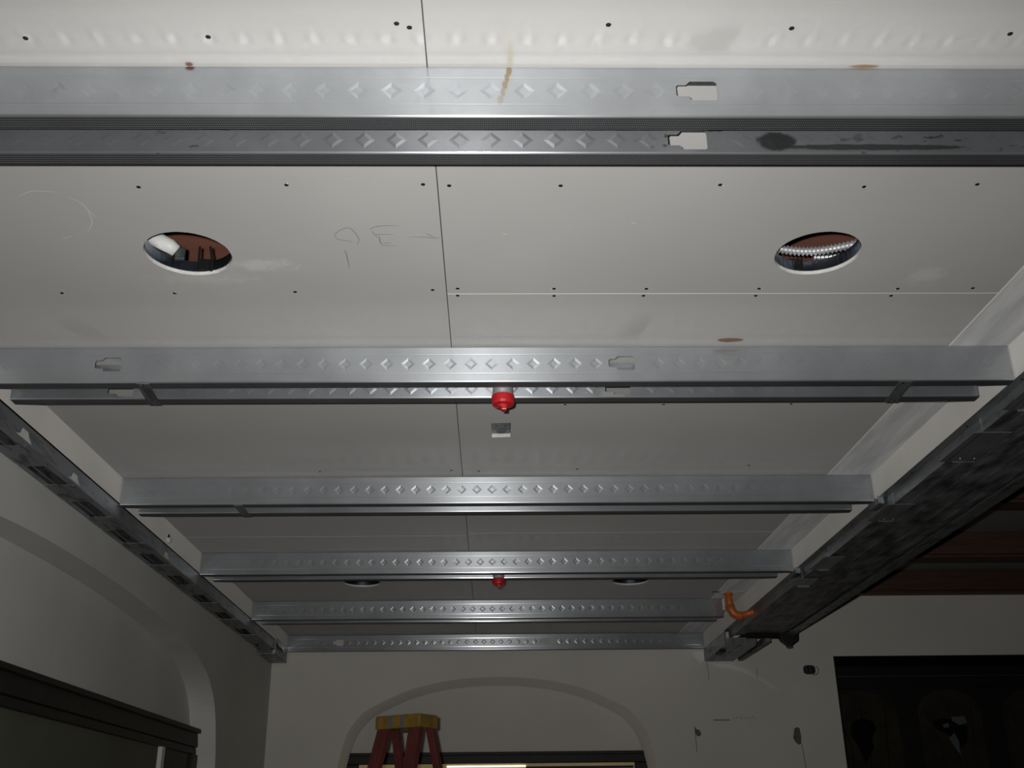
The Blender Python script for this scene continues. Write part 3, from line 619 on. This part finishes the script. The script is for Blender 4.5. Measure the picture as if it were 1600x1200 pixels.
for k, (xa, xb, top) in enumerate(((2.10, 2.545, 0.787), (2.675, 3.075, 0.79), (3.21, 3.62, 0.79), (3.75, 4.2, 0.79))):
    xm = (xa+xb)/2; hw = (xb-xa)/2
    lo = [(xa, Zs(-0.6)), (xb, Zs(-0.6))] + [(xm+hw*math.cos(a), Zs(top-0.13+0.13*math.sin(a))) for a in [math.pi*q/14 for q in range(15)]]
    pane = MB().prism([lo], 'y', yg, yg+0.008).build('glass_panel', 'olive_glass', w3)
    if k % 2 == 0:
        sh = [(-0.09, 0.53), (-0.07, 0.60), (0.0, 0.625), (0.06, 0.60), (0.075, 0.56), (0.04, 0.50), (0.045, 0.45), (0.015, 0.40), (-0.02, 0.36), (-0.045, 0.44)]
        MB().prism([[(xm+a, Zs(z)) for a, z in sh]], 'y', yg-0.004, yg).build('dark_piece', 'black_glass', pane)
    else:
        for sh, mm in (([(-0.12, 0.60), (-0.05, 0.62), (0.02, 0.61), (0.10, 0.56), (0.08, 0.47), (0.03, 0.44), (-0.03, 0.52), (-0.10, 0.55)], 'black_glass'),
                       ([(0.005, 0.625), (0.09, 0.63), (0.10, 0.59), (0.05, 0.575), (0.01, 0.60)], 'teal_glass'), ([(-0.055, 0.58), (-0.02, 0.59), (-0.015, 0.565), (-0.05, 0.56)], 'teal_glass'),
                       ([(-0.03, 0.50), (0.01, 0.53), (0.03, 0.48), (0.025, 0.40), (-0.01, 0.46)], 'teal_glass')):
            dy = 0.003 if mm == 'black_glass' else 0.005
            MB().prism([[(xm+a, Zs(z)) for a, z in sh]], 'y', yg-dy, yg).build('glass_piece', mm, pane)
    for q in range(3):
        xx = xa+hw*(0.45+0.5*q)
        MB().tube([(xx, yg-0.002, Zs(-0.5)), (xx+0.03, yg-0.002, Zs(0.45)), (xx-0.05+0.05*q, yg-0.002, Zs(0.69))], 0.003, 5).build('lead_line', 'black', pane)

# marks and fittings on the far wall
def wallpoly(pts, name, m, d=0.0006): return MB().prism([[(a, Zs(z)) for a, z in pts]], 'y', YW-d, YW+0.0).build(name, m, wall_back)
wallpoly([(1.172, 0.545), (1.18, 0.53), (1.20, 0.522), (1.209, 0.505), (1.205, 0.492), (1.186, 0.487), (1.178, 0.50)], 'bare_patch', 'patch')
wallpoly([(1.755, 0.528), (1.772, 0.534), (1.786, 0.528), (1.79, 0.48), (1.785, 0.442), (1.77, 0.436), (1.752, 0.452), (1.742, 0.475)], 'bare_patch', 'patch')
wallpoly([(1.285, 0.580), (1.382, 0.580), (1.382, 0.574), (1.29, 0.575)], 'torn_line', 'patch_brown')
for k in range(7): wallpoly([(1.40+k*0.022, 0.585+0.006*(k % 3)), (1.408+k*0.022, 0.588+0.006*(k % 2)), (1.406+k*0.022, 0.582+0.004*(k % 2))], 'torn_line', 'patch_brown')
wallpoly([(1.172, 0.545), (1.176, 0.545), (1.178, 0.40), (1.175, 0.40)], 'scored_line', 'patch')
wallpoly([(1.787, 0.44), (1.790, 0.44), (1.80, 0.30), (1.796, 0.30)], 'scored_line', 'patch')
wallpoly([(1.275, 0.905), (1.278, 0.905), (1.281, 0.80), (1.279, 0.80)], 'scored_line', 'patch')
wallpoly([(1.566, 0.87), (1.569, 0.87), (1.57, 0.81), (1.568, 0.81)], 'scored_line', 'patch')
wallpoly([(1.19, 0.965), (1.255, 0.97), (1.258, 0.915), (1.235, 0.90), (1.205, 0.935)], 'plaster_wipe', 'wipe')
wallpoly([(1.29, 0.905), (1.33, 0.897), (1.42, 0.892), (1.50, 0.868), (1.60, 0.812), (1.70, 0.74), (1.66, 0.752), (1.56, 0.81), (1.46, 0.856), (1.40, 0.872), (1.34, 0.878)], 'plaster_wipe', 'wipe')
eb = empty('outlet_box', (1.882, YW, Zs(0.858)), 'dark metal electrical box with loose wires set in the far wall', 'electrical box')
cyb, czb = 1.882, Zs(0.858)
ov = [(cyb+0.036*math.copysign(abs(math.cos(a))**0.6, math.cos(a)), czb+0.027*math.copysign(abs(math.sin(a))**0.6, math.sin(a))) for a in [2*math.pi*k/24 for k in range(24)]]
ov2 = [(cyb+(p[0]-cyb)*0.84, czb+(p[1]-czb)*0.8) for p in ov]
MB().prism([ov, ov2], 'y', YW-0.006, YW).build('rim', 'boxmetal', eb)
MB().prism([ov2], 'y', YW-0.002, YW).build('back', 'black', eb)
for k in range(4):
    xx = cyb-0.02+0.012*k
    MB().tube([(xx, YW-0.003, czb-0.016), (xx+0.004, YW-0.012, czb), (xx-0.002, YW-0.004, czb+0.017)], 0.0022, 6).build('wire', 'boxmetal' if k % 2 else 'green_pane', eb)
MB().tube([(cyb+0.01, YW-0.006, czb-0.024), (cyb+0.03, YW-0.012, czb-0.033), (cyb+0.05, YW-0.008, czb-0.018), (cyb+0.053, YW-0.006, czb+0.008), (cyb+0.04, YW-0.005, czb+0.02)], 0.0022, 6).build('wire', 'boxmetal', eb)

# ------------------------------------------------------------------ stepladder
LD = bpy.data.objects.new('stepladder', None); COL.objects.link(LD)
tag(LD, 'red fibreglass stepladder with worn yellow top cap before the niche', 'ladder')
TOPZ = Zs(0.482)
def lpart(mb, name, m, bevel=0.0, parent=None):
    o = mb.build(name, m, None, bevel=bevel); o.parent = parent or LD; return o
cap = lpart(MB().box(-0.125, 0.125, -0.07, 0.07, TOPZ-0.058, TOPZ), 'top_cap', 'yellow', 0.006)
for x in (-0.04, 0.026): lpart(MB().box(x-0.011, x+0.011, -0.0715, -0.0695, TOPZ-0.056, TOPZ-0.002), 'tape_band', 'ladder_grey', 0, cap)
for x, z in ((-0.045, 0.016), (-0.005, 0.02), (-0.03, 0.03), (-0.045, 0.042), (0.0, 0.046), (0.045, 0.044)):
    lpart(MB().prism([circle(x, TOPZ-z, 0.004, 8)], 'x', 0.1245, 0.1265), 'bolt_hole', 'ladder_grey', 0, cap)
lpart(MB().box(-0.127, -0.122, -0.068, 0.068, TOPZ-0.057, TOPZ-0.006), 'side_cap', 'ladder_grey', 0.001, cap)
def rail(xt, yt, xb, yb_, w, d, name):
    z1 = TOPZ-0.05
    v = [(xt-w/2, yt-d/2, z1), (xt+w/2, yt-d/2, z1), (xt+w/2, yt+d/2, z1), (xt-w/2, yt+d/2, z1), (xb-w/2, yb_-d/2, 0), (xb+w/2, yb_-d/2, 0), (xb+w/2, yb_+d/2, 0), (xb-w/2, yb_+d/2, 0)]
    f = [(0, 1, 2, 3), (7, 6, 5, 4), (0, 4, 5, 1), (1, 5, 6, 2), (2, 6, 7, 3), (3, 7, 4, 0)]
    o = lpart(MB().add(v, f), name, 'ladder_red', 0.003)
    lpart(MB().box(xb-w/2-0.005, xb+w/2+0.005, yb_-d/2-0.005, yb_+d/2+0.005, 0, 0.05), 'foot', 'black', 0.003, o)
FRB, RRB = -0.62, 0.62
rail(-0.088, -0.045, -0.21, FRB, 0.06, 0.035, 'front_rail'); rail(0.088, -0.045, 0.20, FRB, 0.06, 0.035, 'front_rail')
rail(-0.098, 0.045, -0.20, RRB, 0.036, 0.03, 'rear_rail'); rail(0.098, 0.045, 0.20, RRB, 0.036, 0.03, 'rear_rail')
for k in range(1, 6):
    z = TOPZ-0.05-k*0.30; t_ = (TOPZ-0.05-z)/(TOPZ-0.05)
    y = -0.03+(FRB+0.03)*t_; xw = 0.1+0.115*t_
    lpart(MB().box(-xw-0.01, xw, y-0.04, y+0.04, z-0.03, z), 'step', 'alu', 0.003)
    if k in (2, 4): lpart(MB().tube([(-0.09-0.11*t_, 0.035+0.585*t_, z), (0.12+0.1*t_, 0.035+0.585*t_, z)], 0.012, 8), 'rear_bar', 'alu')
LD.location = (-0.39, 5.0, 0); LD.rotation_euler = (0, 0, math.radians(-33))
